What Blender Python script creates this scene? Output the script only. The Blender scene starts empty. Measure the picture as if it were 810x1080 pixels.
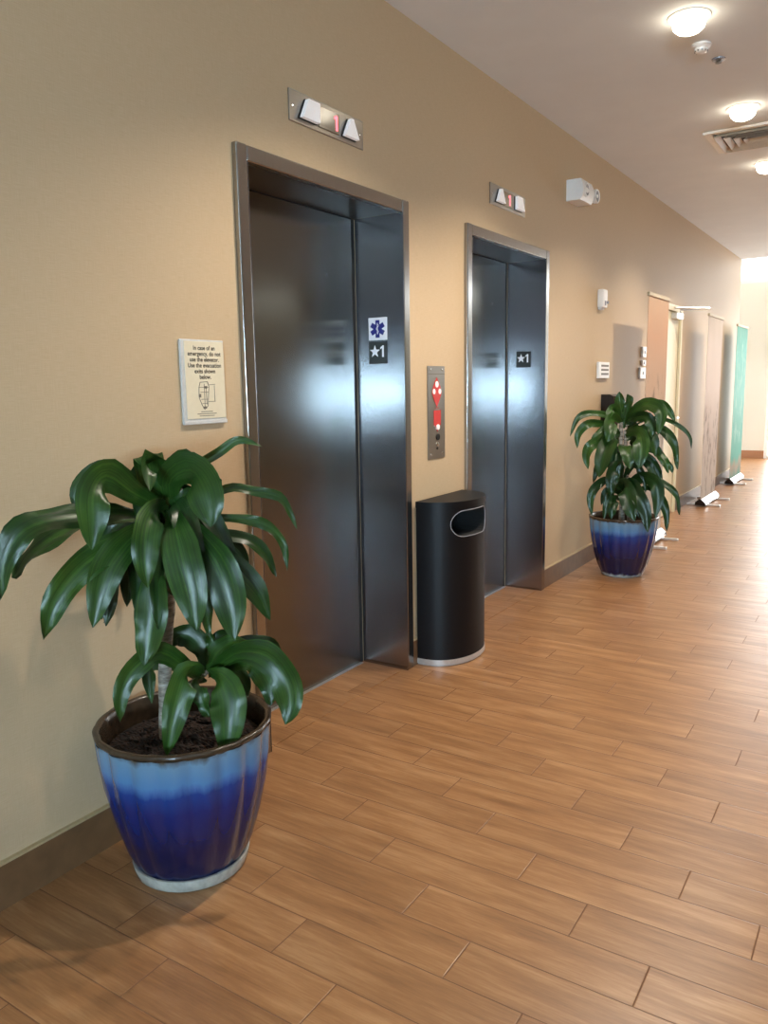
import bpy, bmesh, math, random
from mathutils import Vector, Matrix
random.seed(4)
C = bpy.context.scene.collection
PI = math.pi

# ------------------------------------------------------------------ camera
F_PX, PITCH, ROLL, YAW = 838.14, 0.159645, -0.016614, 0.573725
CAM = Vector((1.9969, 0.0, 1.42))
_fwd = Vector((-math.sin(YAW)*math.cos(PITCH), math.cos(YAW)*math.cos(PITCH), -math.sin(PITCH)))
_rt = Vector((math.cos(YAW), math.sin(YAW), 0))
_up = _rt.cross(_fwd)
RT = math.cos(ROLL)*_rt + math.sin(ROLL)*_up
UP = -math.sin(ROLL)*_rt + math.cos(ROLL)*_up
FW = _fwd
cd = bpy.data.cameras.new('camera')
cd.sensor_fit = 'HORIZONTAL'; cd.sensor_width = 36; cd.lens = F_PX*36/810
cd.clip_start = 0.05; cd.clip_end = 200
cam = bpy.data.objects.new('camera', cd); C.objects.link(cam)
cam.matrix_world = Matrix(((RT.x, UP.x, -FW.x, CAM.x), (RT.y, UP.y, -FW.y, CAM.y), (RT.z, UP.z, -FW.z, CAM.z), (0, 0, 0, 1)))
bpy.context.scene.camera = cam

def ray(px, py):
    return RT*((px-405)/F_PX) - UP*((py-540)/F_PX) + FW

# ------------------------------------------------------------------ materials
class NT:
    def __init__(s, name):
        s.m = bpy.data.materials.new(name); s.m.use_nodes = True
        s.t = s.m.node_tree; s.b = s.t.nodes['Principled BSDF']
    def n(s, kind, **kw):
        nd = s.t.nodes.new(kind)
        for k, v in kw.items():
            if isinstance(k, str) and hasattr(nd, k): setattr(nd, k, v)
        return nd
    def l(s, a, b): s.t.links.new(a, b)
    def math(s, op, a, b=None, c=None):
        nd = s.t.nodes.new('ShaderNodeMath'); nd.operation = op
        for i, x in enumerate((a, b, c)):
            if x is None: continue
            if isinstance(x, (int, float)): nd.inputs[i].default_value = x
            else: s.l(x, nd.inputs[i])
        return nd.outputs[0]
    def ramp(s, fac, stops, interp='LINEAR'):
        nd = s.t.nodes.new('ShaderNodeValToRGB'); cr = nd.color_ramp; cr.interpolation = interp
        while len(cr.elements) < len(stops): cr.elements.new(0.5)
        for e, (p, c) in zip(cr.elements, stops):
            e.position = p; e.color = (*c, 1) if len(c) == 3 else c
        s.l(fac, nd.inputs[0]); return nd.outputs[0]
    def noise(s, vec, scale, detail=4, rough=0.55):
        nd = s.t.nodes.new('ShaderNodeTexNoise'); nd.inputs['Scale'].default_value = scale
        nd.inputs['Detail'].default_value = detail; nd.inputs['Roughness'].default_value = rough
        if vec is not None: s.l(vec, nd.inputs['Vector'])
        return nd.outputs['Fac']
    def mapping(s, vec, scale=(1, 1, 1), loc=(0, 0, 0)):
        nd = s.t.nodes.new('ShaderNodeMapping'); nd.inputs['Scale'].default_value = scale
        nd.inputs['Location'].default_value = loc; s.l(vec, nd.inputs['Vector']); return nd.outputs[0]
    def mix(s, fac, a, b, blend='MIX'):
        nd = s.t.nodes.new('ShaderNodeMix'); nd.data_type = 'RGBA'; nd.blend_type = blend
        for sock, x in ((nd.inputs[0], fac), (nd.inputs[6], a), (nd.inputs[7], b)):
            if isinstance(x, (int, float)): sock.default_value = x
            elif isinstance(x, tuple): sock.default_value = (*x, 1)
            else: s.l(x, sock)
        return nd.outputs[2]
    def bump(s, h, strength=0.2, dist=0.002):
        nd = s.t.nodes.new('ShaderNodeBump'); nd.inputs['Strength'].default_value = strength
        nd.inputs['Distance'].default_value = dist; s.l(h, nd.inputs['Height'])
        s.l(nd.outputs[0], s.b.inputs['Normal'])
    def pos(s):
        return s.t.nodes.new('ShaderNodeNewGeometry').outputs['Position']
    def obj(s):
        return s.t.nodes.new('ShaderNodeTexCoord').outputs['Object']
    def sep(s, v):
        nd = s.t.nodes.new('ShaderNodeSeparateXYZ'); s.l(v, nd.inputs[0]); return nd.outputs
    def comb(s, x, y, z):
        nd = s.t.nodes.new('ShaderNodeCombineXYZ')
        for i, v in enumerate((x, y, z)):
            if isinstance(v, (int, float)): nd.inputs[i].default_value = v
            else: s.l(v, nd.inputs[i])
        return nd.outputs[0]

def srgb(r, g, b):
    f = lambda c: (c/255/12.92) if c/255 <= 0.04045 else ((c/255+0.055)/1.055)**2.4
    return (f(r), f(g), f(b))

def plain(name, col, rough=0.5, metal=0.0, emit=None, es=0, spec=None, var=0.06, nscale=60):
    k = NT(name); b = k.b
    nz = k.noise(k.obj(), nscale, 3)
    lo = tuple(c*(1-var) for c in col); hi = tuple(min(1, c*(1+var)) for c in col)
    k.l(k.ramp(nz, [(0.3, lo), (0.7, hi)]), b.inputs['Base Color'])
    b.inputs['Roughness'].default_value = rough; b.inputs['Metallic'].default_value = metal
    if spec is not None: b.inputs['Specular IOR Level'].default_value = spec
    if emit:
        b.inputs['Emission Color'].default_value = (*emit, 1); b.inputs['Emission Strength'].default_value = es
    return k.m

def mat_wall():
    k = NT('linen_wallpaper'); p = k.pos()
    a = k.noise(k.mapping(p, (25, 25, 900)), 1.0, 3)
    b2 = k.noise(k.mapping(p, (600, 600, 20)), 1.0, 3)
    big = k.noise(p, 0.8, 2)
    w = k.math('ADD', k.math('MULTIPLY', a, 0.5), k.math('MULTIPLY', b2, 0.35))
    w = k.math('ADD', w, k.math('MULTIPLY', big, 0.15))
    k.l(k.ramp(w, [(0.3, srgb(187, 161, 126)), (0.7, srgb(205, 180, 147))]), k.b.inputs['Base Color'])
    k.b.inputs['Roughness'].default_value = 0.62
    k.b.inputs['Specular IOR Level'].default_value = 0.35
    k.bump(w, 0.12, 0.001)
    return k.m

def mat_floor():
    k = NT('wood_look_plank_tile'); p = k.pos(); s = k.sep(p)
    RH, PL = 0.1505, 0.62
    ry = k.math('DIVIDE', k.math('SUBTRACT', s[1], 1.96-RH*40), RH)
    row = k.math('FLOOR', ry)
    fy = k.math('FRACT', ry)
    # every row steps a third of a plank
    xs = k.math('DIVIDE', k.math('ADD', k.math('SUBTRACT', s[0], 1.168-PL*30), k.math('MULTIPLY', k.math('SUBTRACT', row, 40), 0.2067)), PL)
    col = k.math('FLOOR', xs); fx = k.math('FRACT', xs)
    gx = k.math('MULTIPLY', k.math('MINIMUM', fx, k.math('SUBTRACT', 1.0, fx)), PL)
    gy = k.math('MULTIPLY', k.math('MINIMUM', fy, k.math('SUBTRACT', 1.0, fy)), RH)
    g = k.math('MINIMUM', gx, gy)
    grout = k.math('LESS_THAN', g, 0.0016)
    wn = k.n('ShaderNodeTexWhiteNoise'); wn.noise_dimensions = '2D'
    k.l(k.comb(row, col, 0), wn.inputs['Vector'])
    rnd = wn.outputs['Value']
    pv = k.comb(k.math('ADD', s[0], k.math('MULTIPLY', rnd, 37.0)), k.math('ADD', s[1], k.math('MULTIPLY', rnd, 11.0)), rnd)
    grain = k.noise(k.mapping(pv, (2.6, 20, 1)), 1.0, 6, 0.66)
    fine = k.noise(k.mapping(pv, (9, 190, 1)), 1.0, 3, 0.5)
    gsum = k.math('ADD', k.math('MULTIPLY', grain, 0.8), k.math('MULTIPLY', fine, 0.2))
    wood = k.ramp(gsum, [(0.30, srgb(126, 86, 53)), (0.5, srgb(158, 113, 73)), (0.70, srgb(186, 143, 101))])
    tone = k.ramp(rnd, [(0.0, (0.90, 0.90, 0.90)), (1.0, (1.05, 1.05, 1.04))])
    wood = k.mix(1.0, wood, tone, 'MULTIPLY')
    colr = k.mix(grout, wood, srgb(120, 84, 58))
    k.l(colr, k.b.inputs['Base Color'])
    r = k.ramp(gsum, [(0.3, (0.38,)*3), (0.7, (0.30,)*3)])
    k.l(k.mix(grout, r, (0.75, 0.75, 0.75)), k.b.inputs['Roughness'])
    k.b.inputs['Specular IOR Level'].default_value = 0.5
    hh = k.math('ADD', k.math('SMOOTH_MIN', g, 0.003, 0.001), k.math('MULTIPLY', gsum, 0.0012))
    k.bump(hh, 0.35, 1.0)
    return k.m

def mat_brushed(name, col, rough, aniso=0.7, horiz=False, metal=1.0, rot=0.0):
    k = NT(name); p = k.obj()
    sc = (8, 8, 900) if horiz else (900, 900, 6)
    nz = k.noise(k.mapping(p, sc), 1.0, 3)
    lo = tuple(c*0.94 for c in col); hi = tuple(min(1, c*1.05) for c in col)
    k.l(k.ramp(nz, [(0.3, lo), (0.7, hi)]), k.b.inputs['Base Color'])
    k.b.inputs['Metallic'].default_value = metal
    k.l(k.ramp(nz, [(0.3, (rough*0.95,)*3), (0.7, (rough*1.05,)*3)]), k.b.inputs['Roughness'])
    k.b.inputs['Anisotropic'].default_value = aniso
    tg = k.n('ShaderNodeTangent'); tg.direction_type = 'RADIAL'; tg.axis = 'Z'
    k.l(tg.outputs[0], k.b.inputs['Tangent']); k.b.inputs['Anisotropic Rotation'].default_value = rot
    return k.m

def mat_glaze(h):
    k = NT('blue_drip_glaze'); p = k.obj(); s = k.sep(p)
    nz = k.noise(k.mapping(p, (22, 22, 5)), 1.0, 4)
    z = k.math('ADD', k.math('DIVIDE', s[2], h), k.math('MULTIPLY', k.math('SUBTRACT', nz, 0.5), 0.13))
    c = k.ramp(z, [(0.035, srgb(170, 180, 182)), (0.075, srgb(16, 24, 62)), (0.30, srgb(5, 15, 56)), (0.60, srgb(6, 31, 94)),
                   (0.72, srgb(14, 54, 122)), (0.80, srgb(72, 118, 164)), (0.93, srgb(96, 132, 158)), (0.985, srgb(70, 66, 52))])
    k.l(c, k.b.inputs['Base Color']); k.b.inputs['Roughness'].default_value = 0.16
    k.b.inputs['Coat Weight'].default_value = 0.35; k.b.inputs['Coat Roughness'].default_value = 0.06
    k.bump(k.noise(p, 30, 3), 0.08, 0.004)
    return k.m

def mat_leaf(name, dark, mid, light):
    k = NT(name)
    uv = k.n('ShaderNodeUVMap'); uv.uv_map = 'UVMap'
    s = k.sep(uv.outputs[0])
    stripes = k.noise(k.mapping(uv.outputs[0], (16, 0.8, 1)), 1.0, 3)
    blotch = k.noise(k.obj(), 9, 3)
    f = k.math('ADD', k.math('MULTIPLY', stripes, 0.6), k.math('MULTIPLY', blotch, 0.4))
    c = k.ramp(f, [(0.32, dark), (0.5, mid), (0.70, light)])
    mid_d = k.math('ABSOLUTE', k.math('SUBTRACT', k.math('FRACT', s[0]), 0.5))
    rib = k.math('LESS_THAN', mid_d, 0.035)
    c = k.mix(k.math('MULTIPLY', rib, 0.15), c, tuple(min(1, x*1.8) for x in light))
    wn = k.n('ShaderNodeTexWhiteNoise'); wn.noise_dimensions = '1D'; k.l(k.math('FLOOR', s[0]), wn.inputs['W'])
    c = k.mix(1.0, c, k.ramp(wn.outputs['Value'], [(0.0, (.62, .66, .62)), (1.0, (1.12, 1.08, .98))]), 'MULTIPLY')
    k.l(c, k.b.inputs['Base Color'])
    k.b.inputs['Roughness'].default_value = 0.36
    k.b.inputs['Specular IOR Level'].default_value = 0.42
    k.bump(stripes, 0.15, 0.002)
    return k.m

def mat_bark():
    k = NT('grey_cane_bark'); p = k.obj()
    a = k.noise(k.mapping(p, (30, 30, 110)), 1.0, 4)
    k.l(k.ramp(a, [(0.3, srgb(92, 84, 74)), (0.55, srgb(150, 142, 130)), (0.75, srgb(186, 180, 168))]), k.b.inputs['Base Color'])
    k.b.inputs['Roughness'].default_value = 0.85; k.bump(a, 0.6, 0.004)
    return k.m

def mat_soil():
    k = NT('dark_bark_mulch'); p = k.obj()
    v = k.n('ShaderNodeTexVoronoi'); v.inputs['Scale'].default_value = 60
    k.l(k.mapping(p, (1, 2.2, 1)), v.inputs['Vector'])
    k.l(k.ramp(v.outputs['Distance'], [(0.05, srgb(66, 44, 32)), (0.6, srgb(22, 14, 10))]), k.b.inputs['Base Color'])
    k.b.inputs['Roughness'].default_value = 0.9; k.bump(v.outputs['Distance'], 0.9, 0.01)
    return k.m

def mat_banner(name, stops, zlo, zhi, speck, sp0, sp1):
    k = NT(name); p = k.pos(); s = k.sep(p)
    z = k.math('DIVIDE', k.math('SUBTRACT', s[2], zlo), zhi-zlo)
    nz = k.noise(k.mapping(p, (1, 6, 2.0)), 1.0, 4)
    c = k.ramp(k.math('ADD', z, k.math('MULTIPLY', k.math('SUBTRACT', nz, 0.5), 0.14)), stops)
    sp = k.noise(k.mapping(p, (1, 11, 4)), 1.0, 5, 0.65)
    zm = k.ramp(z, [(max(0, sp0-0.08), (0, 0, 0)), (sp0, (1, 1, 1)), (sp1, (1, 1, 1)), (min(1, sp1+0.08), (0, 0, 0))])
    m = k.math('MULTIPLY', k.ramp(sp, [(0.52, (0, 0, 0)), (0.62, (1, 1, 1))]), zm)
    c = k.mix(k.math('MULTIPLY', m, 0.7), c, speck)
    k.l(c, k.b.inputs['Base Color']); k.b.inputs['Roughness'].default_value = 0.85
    k.b.inputs['Specular IOR Level'].default_value = 0.1
    return k.m

M = dict(
    wall=mat_wall(), floor=mat_floor(),
    ceiling=plain('ceiling_paint', srgb(226, 229, 230), 0.85, var=0.02, nscale=4),
    lobby=plain('lobby_taupe_paint', srgb(150, 136, 116), 0.8, var=0.02),
    farwall=plain('bright_far_paint', srgb(236, 233, 222), 0.8, var=0.01),
    base=plain('brown_base_tile', srgb(112, 82, 55), 0.42, var=0.14, nscale=18),
    farbase=plain('bloom_lit_brown_base', srgb(176, 126, 92), 0.45),  # base brown lightened in its colour for the bloom at the far end
    edge=plain('pale_base_edging', srgb(198, 178, 140), 0.4, 0.3),
    steel=mat_brushed('brushed_steel_door', (0.215, 0.21, 0.182), 0.23, 0.88),
    jamb=mat_brushed('brushed_steel_jamb', (0.32, 0.32, 0.36), 0.21, 0.88),
    frame=mat_brushed('satin_steel_frame', (0.36, 0.35, 0.33), 0.20, 0.0),
    soffit=mat_brushed('dark_steel_soffit', (0.20, 0.19, 0.18), 0.35, 0.0),
    plate=mat_brushed('satin_steel_plate', (0.36, 0.345, 0.32), 0.30, 0.0, horiz=True),
    chrome=plain('bright_chrome', (0.78, 0.77, 0.75), 0.14, 1.0),
    alu=plain('silver_aluminium', (0.80, 0.80, 0.80), 0.3, 0.8),
    darkgap=plain('dark_shadow_gap', (0.012, 0.012, 0.012), 0.7),
    black=plain('black_powder_coat', srgb(7, 8, 12), 0.5, spec=.3, var=0.12, nscale=300),
    gloss=plain('glossy_black_plastic', srgb(14, 14, 18), 0.12),
    railtop=plain('cream_rail', srgb(196, 180, 152), 0.6, spec=.2),
    band=plain('satin_chrome_band', (0.62, 0.61, 0.6), 0.32, 0.6),
    hole=plain('black_interior', (0.004, 0.004, 0.004), 0.9),
    white=plain('white_plastic', srgb(235, 232, 228), 0.4, var=0.02),
    cream=plain('cream_paint', srgb(236, 224, 188), 0.5, var=0.03),
    sign=plain('ivory_sign_face', srgb(226, 214, 186), 0.35, var=0.02),
    acrylic=plain('clear_edge_acrylic', srgb(206, 204, 200), 0.15),
    ink=plain('black_print', srgb(30, 26, 22), 0.5),
    inkgrey=plain('grey_print', srgb(112, 104, 92), 0.5),
    plwhite=plain('white_plate_face', srgb(226, 230, 240), 0.35, var=0.02),
    plblack=plain('black_plate_face', srgb(10, 11, 13), 0.3),
    navy=plain('navy_print', srgb(14, 22, 112), 0.4),
    red=plain('red_print', srgb(196, 44, 40), 0.4),
    pale=plain('pale_button_disc', srgb(246, 226, 222), 0.3, emit=(1, 0.8, 0.75), es=0.25),
    lantern=plain('frosted_lantern_lens', srgb(240, 236, 234), 0.3, emit=(1, .96, .97), es=.18),
    screen=plain('smoked_display_glass', srgb(150, 138, 118), 0.12),
    redlit=plain('red_lit_digit', srgb(230, 50, 60), 0.4, emit=(1, 0.12, 0.16), es=2.5),
    lens=plain('lit_lamp_lens', (1, 1, 1), 0.4, emit=(1, 0.88, 0.68), es=11),
    trimw=plain('white_trim_ring', srgb(238, 230, 216), 0.45),
    grille=plain('vent_slat_paint', srgb(206, 190, 168), 0.55),
    duct=plain('dark_duct', srgb(40, 34, 30), 0.8),
    grey=plain('grey_lens_ring', srgb(150, 150, 156), 0.25),
    bark=mat_bark(), soil=mat_soil(),
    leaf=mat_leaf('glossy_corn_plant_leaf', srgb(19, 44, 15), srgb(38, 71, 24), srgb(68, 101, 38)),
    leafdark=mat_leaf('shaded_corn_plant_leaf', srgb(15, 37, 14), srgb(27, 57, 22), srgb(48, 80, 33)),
    rim=plain('brown_glazed_rim', srgb(58, 46, 34), 0.22, var=0.25, nscale=40),
    saucer=plain('clear_pale_saucer', srgb(168, 168, 160), 0.12, var=0.2, nscale=35),
    b1=mat_banner('salmon_banner_print', [(0.0, srgb(190, 182, 172)), (0.42, srgb(196, 188, 178)), (0.58, srgb(204, 176, 152)), (0.85, srgb(207, 166, 138)), (1.0, srgb(198, 168, 142))], 0.06, 2.1, srgb(132, 116, 104), 0.25, 0.62),
    b2=mat_banner('blush_banner_print', [(0.0, srgb(196, 184, 172)), (0.35, srgb(206, 192, 182)), (0.6, srgb(226, 212, 204)), (0.85, srgb(214, 202, 194)), (1.0, srgb(202, 190, 178))], 0.06, 2.1, srgb(128, 110, 98), 0.02, 0.46),
    b3=mat_banner('mint_banner_print', [(0.0, srgb(104, 150, 138)), (0.09, srgb(176, 160, 144)), (0.15, srgb(118, 182, 168)), (0.55, srgb(150, 204, 196)), (0.82, srgb(132, 192, 184)), (1.0, srgb(120, 172, 160))], 0.06, 2.1, srgb(184, 218, 208), 0.3, 0.9),
    window=plain('daylit_glass', (0.9, 0.95, 1.0), 0.1, emit=(0.92, 0.97, 1.0), es=5.0),
    brightwin=plain('cool_daylit_glass', (0.6, 0.8, 1.0), 0.1, emit=(0.55, 0.80, 1.0), es=112.0),
    bluewin=plain('blue_daylit_glass', (0.4, 0.6, 0.9), 0.1, emit=(0.36, 0.58, 1.0), es=1.0),
    wframe=plain('window_frame_paint', srgb(238, 238, 236), 0.5),
)

# ------------------------------------------------------------------ mesh helpers
class MB:
    def __init__(s): s.v = []; s.f = []; s.mi = []; s.uv = {}
    def add(s, verts, faces, mi=0):
        o = len(s.v); s.v += [Vector(v) for v in verts]
        s.f += [tuple(i+o for i in f) for f in faces]; s.mi += [mi]*len(faces); return o
    def box(s, x0, x1, y0, y1, z0, z1, mi=0):
        v = [(x, y, z) for x in (x0, x1) for y in (y0, y1) for z in (z0, z1)]
        s.add(v, [(0, 1, 3, 2), (4, 6, 7, 5), (0, 4, 5, 1), (2, 3, 7, 6), (0, 2, 6, 4), (1, 5, 7, 3)], mi); return s
    def rbox(s, x0, x1, y0, y1, z0, z1, r=0.005, mi=0, seg=2):
        bm = bmesh.new()
        bmesh.ops.create_cube(bm, size=1)
        for v in bm.verts:
            v.co = Vector((x0+(v.co.x+.5)*(x1-x0), y0+(v.co.y+.5)*(y1-y0), z0+(v.co.z+.5)*(z1-z0)))
        bmesh.ops.bevel(bm, geom=list(bm.edges), offset=r, segments=seg, affect='EDGES', profile=0.5)
        bm.verts.index_update()
        s.add([v.co.copy() for v in bm.verts], [tuple(v.index for v in f.verts) for f in bm.faces], mi); bm.free(); return s
    def prism(s, poly, origin, ux, uy, un, d0, d1, mi=0):
        o, ux, uy, un = map(Vector, (origin, ux, uy, un)); n = len(poly)
        a = [o+ux*p[0]+uy*p[1]+un*d0 for p in poly]; b = [o+ux*p[0]+uy*p[1]+un*d1 for p in poly]
        fs = [tuple(range(n-1, -1, -1)), tuple(range(n, 2*n))] + [(i, (i+1) % n, n+(i+1) % n, n+i) for i in range(n)]
        s.add(a+b, fs, mi); return s
    def lathe(s, prof, c=(0, 0, 0), axis='z', seg=32, mi=0, mod=None, cap0=False, cap1=False):
        c = Vector(c); vs = []
        for (r, h) in prof:
            for i in range(seg):
                a = 2*PI*i/seg; rr = r*(mod(a, h) if mod else 1)
                p = (rr*math.cos(a), rr*math.sin(a), h)
                if axis == 'x': p = (h, p[0], p[1])
                elif axis == 'y': p = (p[0], h, -p[1])
                vs.append(c+Vector(p))
        fs = []
        for j in range(len(prof)-1):
            for i in range(seg):
                i2 = (i+1) % seg
                fs.append((j*seg+i, j*seg+i2, (j+1)*seg+i2, (j+1)*seg+i))
        if cap0: fs.append(tuple(range(seg-1, -1, -1)))
        if cap1: fs.append(tuple((len(prof)-1)*seg+i for i in range(seg)))
        s.add(vs, fs, mi); return s
    def tube(s, pts, rad, seg=8, mi=0, closed=False):
        pts = [Vector(p) for p in pts]; n = len(pts); vs = []
        rads = rad if isinstance(rad, (list, tuple)) else [rad]*n
        ref = Vector((0.31, 0.22, 0.92))
        for i, p in enumerate(pts):
            t = (pts[(i+1) % n]-pts[i-1]) if closed else (pts[min(i+1, n-1)]-pts[max(i-1, 0)])
            t.normalize(); a = t.cross(ref).normalized(); b = t.cross(a)
            for k in range(seg):
                an = 2*PI*k/seg; vs.append(p+(a*math.cos(an)+b*math.sin(an))*rads[i])
        fs = []
        for i in range(n if closed else n-1):
            j = (i+1) % n
            for k in range(seg):
                k2 = (k+1) % seg; fs.append((i*seg+k, i*seg+k2, j*seg+k2, j*seg+k))
        if not closed: fs += [tuple(range(seg)), tuple((n-1)*seg+k for k in range(seg-1, -1, -1))]
        s.add(vs, fs, mi); return s
    def build(s, name, mats, parent=None, smooth=False, angle=35, fixn=True):
        if not isinstance(mats, (list, tuple)): mats = [mats]
        off = world_loc(parent) if parent else Vector((0, 0, 0))
        me = bpy.data.meshes.new(name)
        me.from_pydata([tuple(v-off) for v in s.v], [], s.f)
        for m in mats: me.materials.append(m)
        for p, i in zip(me.polygons, s.mi): p.material_index = i
        if s.uv:
            ul = me.uv_layers.new(name='UVMap')
            for lp in me.loops:
                ul.data[lp.index].uv = s.uv.get(lp.vertex_index, (0.5, 0.5))
        if fixn:
            bm = bmesh.new(); bm.from_mesh(me); bmesh.ops.recalc_face_normals(bm, faces=bm.faces)
            if smooth:
                for f in bm.faces: f.smooth = True
                for e in bm.edges:
                    if len(e.link_faces) == 2 and e.calc_face_angle(0) > math.radians(angle): e.smooth = False
            bm.to_mesh(me); bm.free()
        elif smooth:
            for p in me.polygons: p.use_smooth = True
        o = bpy.data.objects.new(name, me); C.objects.link(o)
        if parent: o.parent = parent
        return o

def soft(o):
    w = o.modifiers.new('weighted_normals', 'WEIGHTED_NORMAL'); w.mode = 'FACE_AREA'; w.weight = 90; return o
def world_loc(o):
    v = Vector((0, 0, 0))
    while o is not None: v += o.location; o = o.parent
    return v
def thing(name, label, cat, loc, group=None):
    o = bpy.data.objects.new(name, None); C.objects.link(o); o.location = loc; o.empty_display_size = 0.1
    o['label'] = label; o['category'] = cat
    if group: o['group'] = group
    return o
def tag(o, label, cat, group=None):
    o['label'] = label; o['category'] = cat
    if group: o['group'] = group
    return o
def struct(o): o['kind'] = 'structure'; return o
def plab(o, label): o['label'] = label; return o

def text_into(mb, body, size, origin, ux, uy, un, depth, mi=0, align='CENTER', sx=1.0, bold=0.0):
    cu = bpy.data.curves.new('lettering', 'FONT'); cu.body = body; cu.size = size; cu.align_x = align; cu.offset = bold
    ob = bpy.data.objects.new('lettering', cu); C.objects.link(ob)
    me = ob.to_mesh()
    o, ux, uy, un = map(Vector, (origin, ux, uy, un))
    mb.add([o+ux*(v.co.x*sx)+uy*v.co.y+un*depth for v in me.vertices], [tuple(p.vertices) for p in me.polygons], mi)
    ob.to_mesh_clear(); bpy.data.objects.remove(ob); bpy.data.curves.remove(cu)

# ------------------------------------------------------------------ setting
ZC = 3.055
E = [(2.216, 3.260), (3.968, 5.034)]      # lift openings along the wall
EH = 2.198
DOOR = (7.93, 8.83); DH = 2.10
YEND = 12.42
mb = MB()
ys = [-5.0, E[0][0], E[0][1], E[1][0], E[1][1], DOOR[0], DOOR[1], YEND]
mb.box(-0.4, 0, ys[0], ys[1], 0, ZC)
mb.box(-0.4, 0, ys[1], ys[2], EH, ZC)
mb.box(-0.4, 0, ys[2], ys[3], 0, ZC)
mb.box(-0.4, 0, ys[3], ys[4], EH, ZC)
mb.box(-0.4, 0, ys[4], ys[5], 0, ZC)
mb.box(-0.4, 0, ys[5], ys[6], DH, ZC)
mb.box(-0.4, 0, ys[6], ys[7], 0, ZC)
struct(mb.build('wall_left', M['wall']))
mb = MB(); mb.box(-4.2, 8.2, -5.2, 16, -0.12, 0); struct(mb.build('floor', M['floor']))
mb = MB(); mb.box(-0.4, 8.0, -5.0, YEND, ZC, ZC+0.25); struct(mb.build('ceiling', M['ceiling']))
mb = MB(); mb.box(-4.2, 8.2, YEND, 16, 4.4, 4.55); struct(mb.build('ceiling_far', M['farwall']))
mb = MB(); mb.box(-4.2, -0.4, YEND-0.2, YEND, 0, 4.4); mb.box(-4.2, -4.0, YEND, 15.5, 0, 4.4); mb.box(-4.2, 8.2, YEND-0.02, YEND, ZC+0.25, 4.4)
struct(mb.build('wall_side', M['farwall']))
# far wall: painted part, clerestory opening above, glazed entrance to its right
mb = MB(); mb.box(-4.2, 0.03, 15.5, 15.65, 0, 3.05); mb.box(-4.2, 8.2, 15.5, 15.65, 4.0, 4.4); mb.box(0.03, 3.2, 15.5, 15.65, 2.75, 3.05); mb.box(3.2, 8.2, 15.5, 15.65, 0, 3.05)
struct(mb.build('wall_far', M['farwall']))
mb = MB(); mb.box(-4.0, 0.03, 15.485, 15.4995, 0, 0.14); struct(mb.build('baseboard_far', M['farbase']))

def window(name, wallaxis, at, a0, a1, z0, z1, mull, glass, th=0.05):
    e = bpy.data.objects.new(name, None); C.objects.link(e); struct(e)
    if wallaxis == 'y': e.location = ((a0+a1)/2, at, z0)
    else: e.location = (at, (a0+a1)/2, z0)
    fr = MB(); gl = MB()
    def bx(m, b0, b1, c0, c1, t0, t1):
        if wallaxis == 'y': m.box(b0, b1, at+t0, at+t1, c0, c1)
        else: m.box(at+t0, at+t1, b0, b1, c0, c1)
    bx(fr, a0, a0+.06, z0, z1, 0, th); bx(fr, a1-.06, a1, z0, z1, 0, th)
    bx(fr, a0+.06, a1-.06, z0, z0+.06, 0, th); bx(fr, a0+.06, a1-.06, z1-.06, z1, 0, th)
    for i in range(1, mull):
        c = a0+(a1-a0)*i/mull; bx(fr, c-.025, c+.025, z0+.06, z1-.06, 0, th)
    bx(gl, a0+.05, a1-.05, z0+.05, z1-.05, th*.45, th*.55)
    fr.build('window_frame', M['wframe'], e); gl.build('pane', glass, e)
    return e
window('window_1', 'y', 15.53, -4.0, 8.0, 3.05, 4.0, 1, M['window'])
window('window_2', 'y', 15.53, 0.03, 3.2, 0.0, 2.75, 3, M['window'])
# right side of the lobby (out of frame)
mb = MB(); mb.box(8.0, 8.2, -5.2, 15.5, 0, 4.4); struct(mb.build('wall_right', M['lobby']))
# wall behind the photographer with its daylit window
mb = MB(); mb.box(-0.4, 3.3, -5.2, -5.0, 0, ZC); mb.box(5.4, 8.0, -5.2, -5.0, 0, ZC); mb.box(3.3, 5.4, -5.2, -5.0, 0, 0.92); mb.box(3.3, 5.4, -5.2, -5.0, 2.5, ZC)
struct(mb.build('wall_back', M['lobby']))
window('window_3', 'y', -5.15, 3.3, 5.4, 0.92, 1.62, 1, M['brightwin'])
window('window_4', 'y', -5.15, 3.3, 5.4, 1.62, 2.5, 1, M['bluewin'])

# baseboard with its pale edging
def baseboard(name, y0, y1):
    m = MB(); m.box(0.0003, 0.013, y0, y1, 0, 0.130); m.box(0.0003, 0.015, y0, y1, 0.130, 0.137, 1)
    struct(m.build(name, [M['base'], M['edge']]))
FW_ = 0.054
for nm, y0, y1 in (('baseboard_left', -5, E[0][0]-FW_-.002), ('baseboard_left.001', E[0][1]+FW_+.002, E[1][0]-FW_-.002), ('baseboard_left.002', E[1][1]+FW_+.002, DOOR[0]-.062), ('baseboard_left.003', DOOR[1]+.062, YEND)):
    baseboard(nm, y0, y1)

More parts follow.
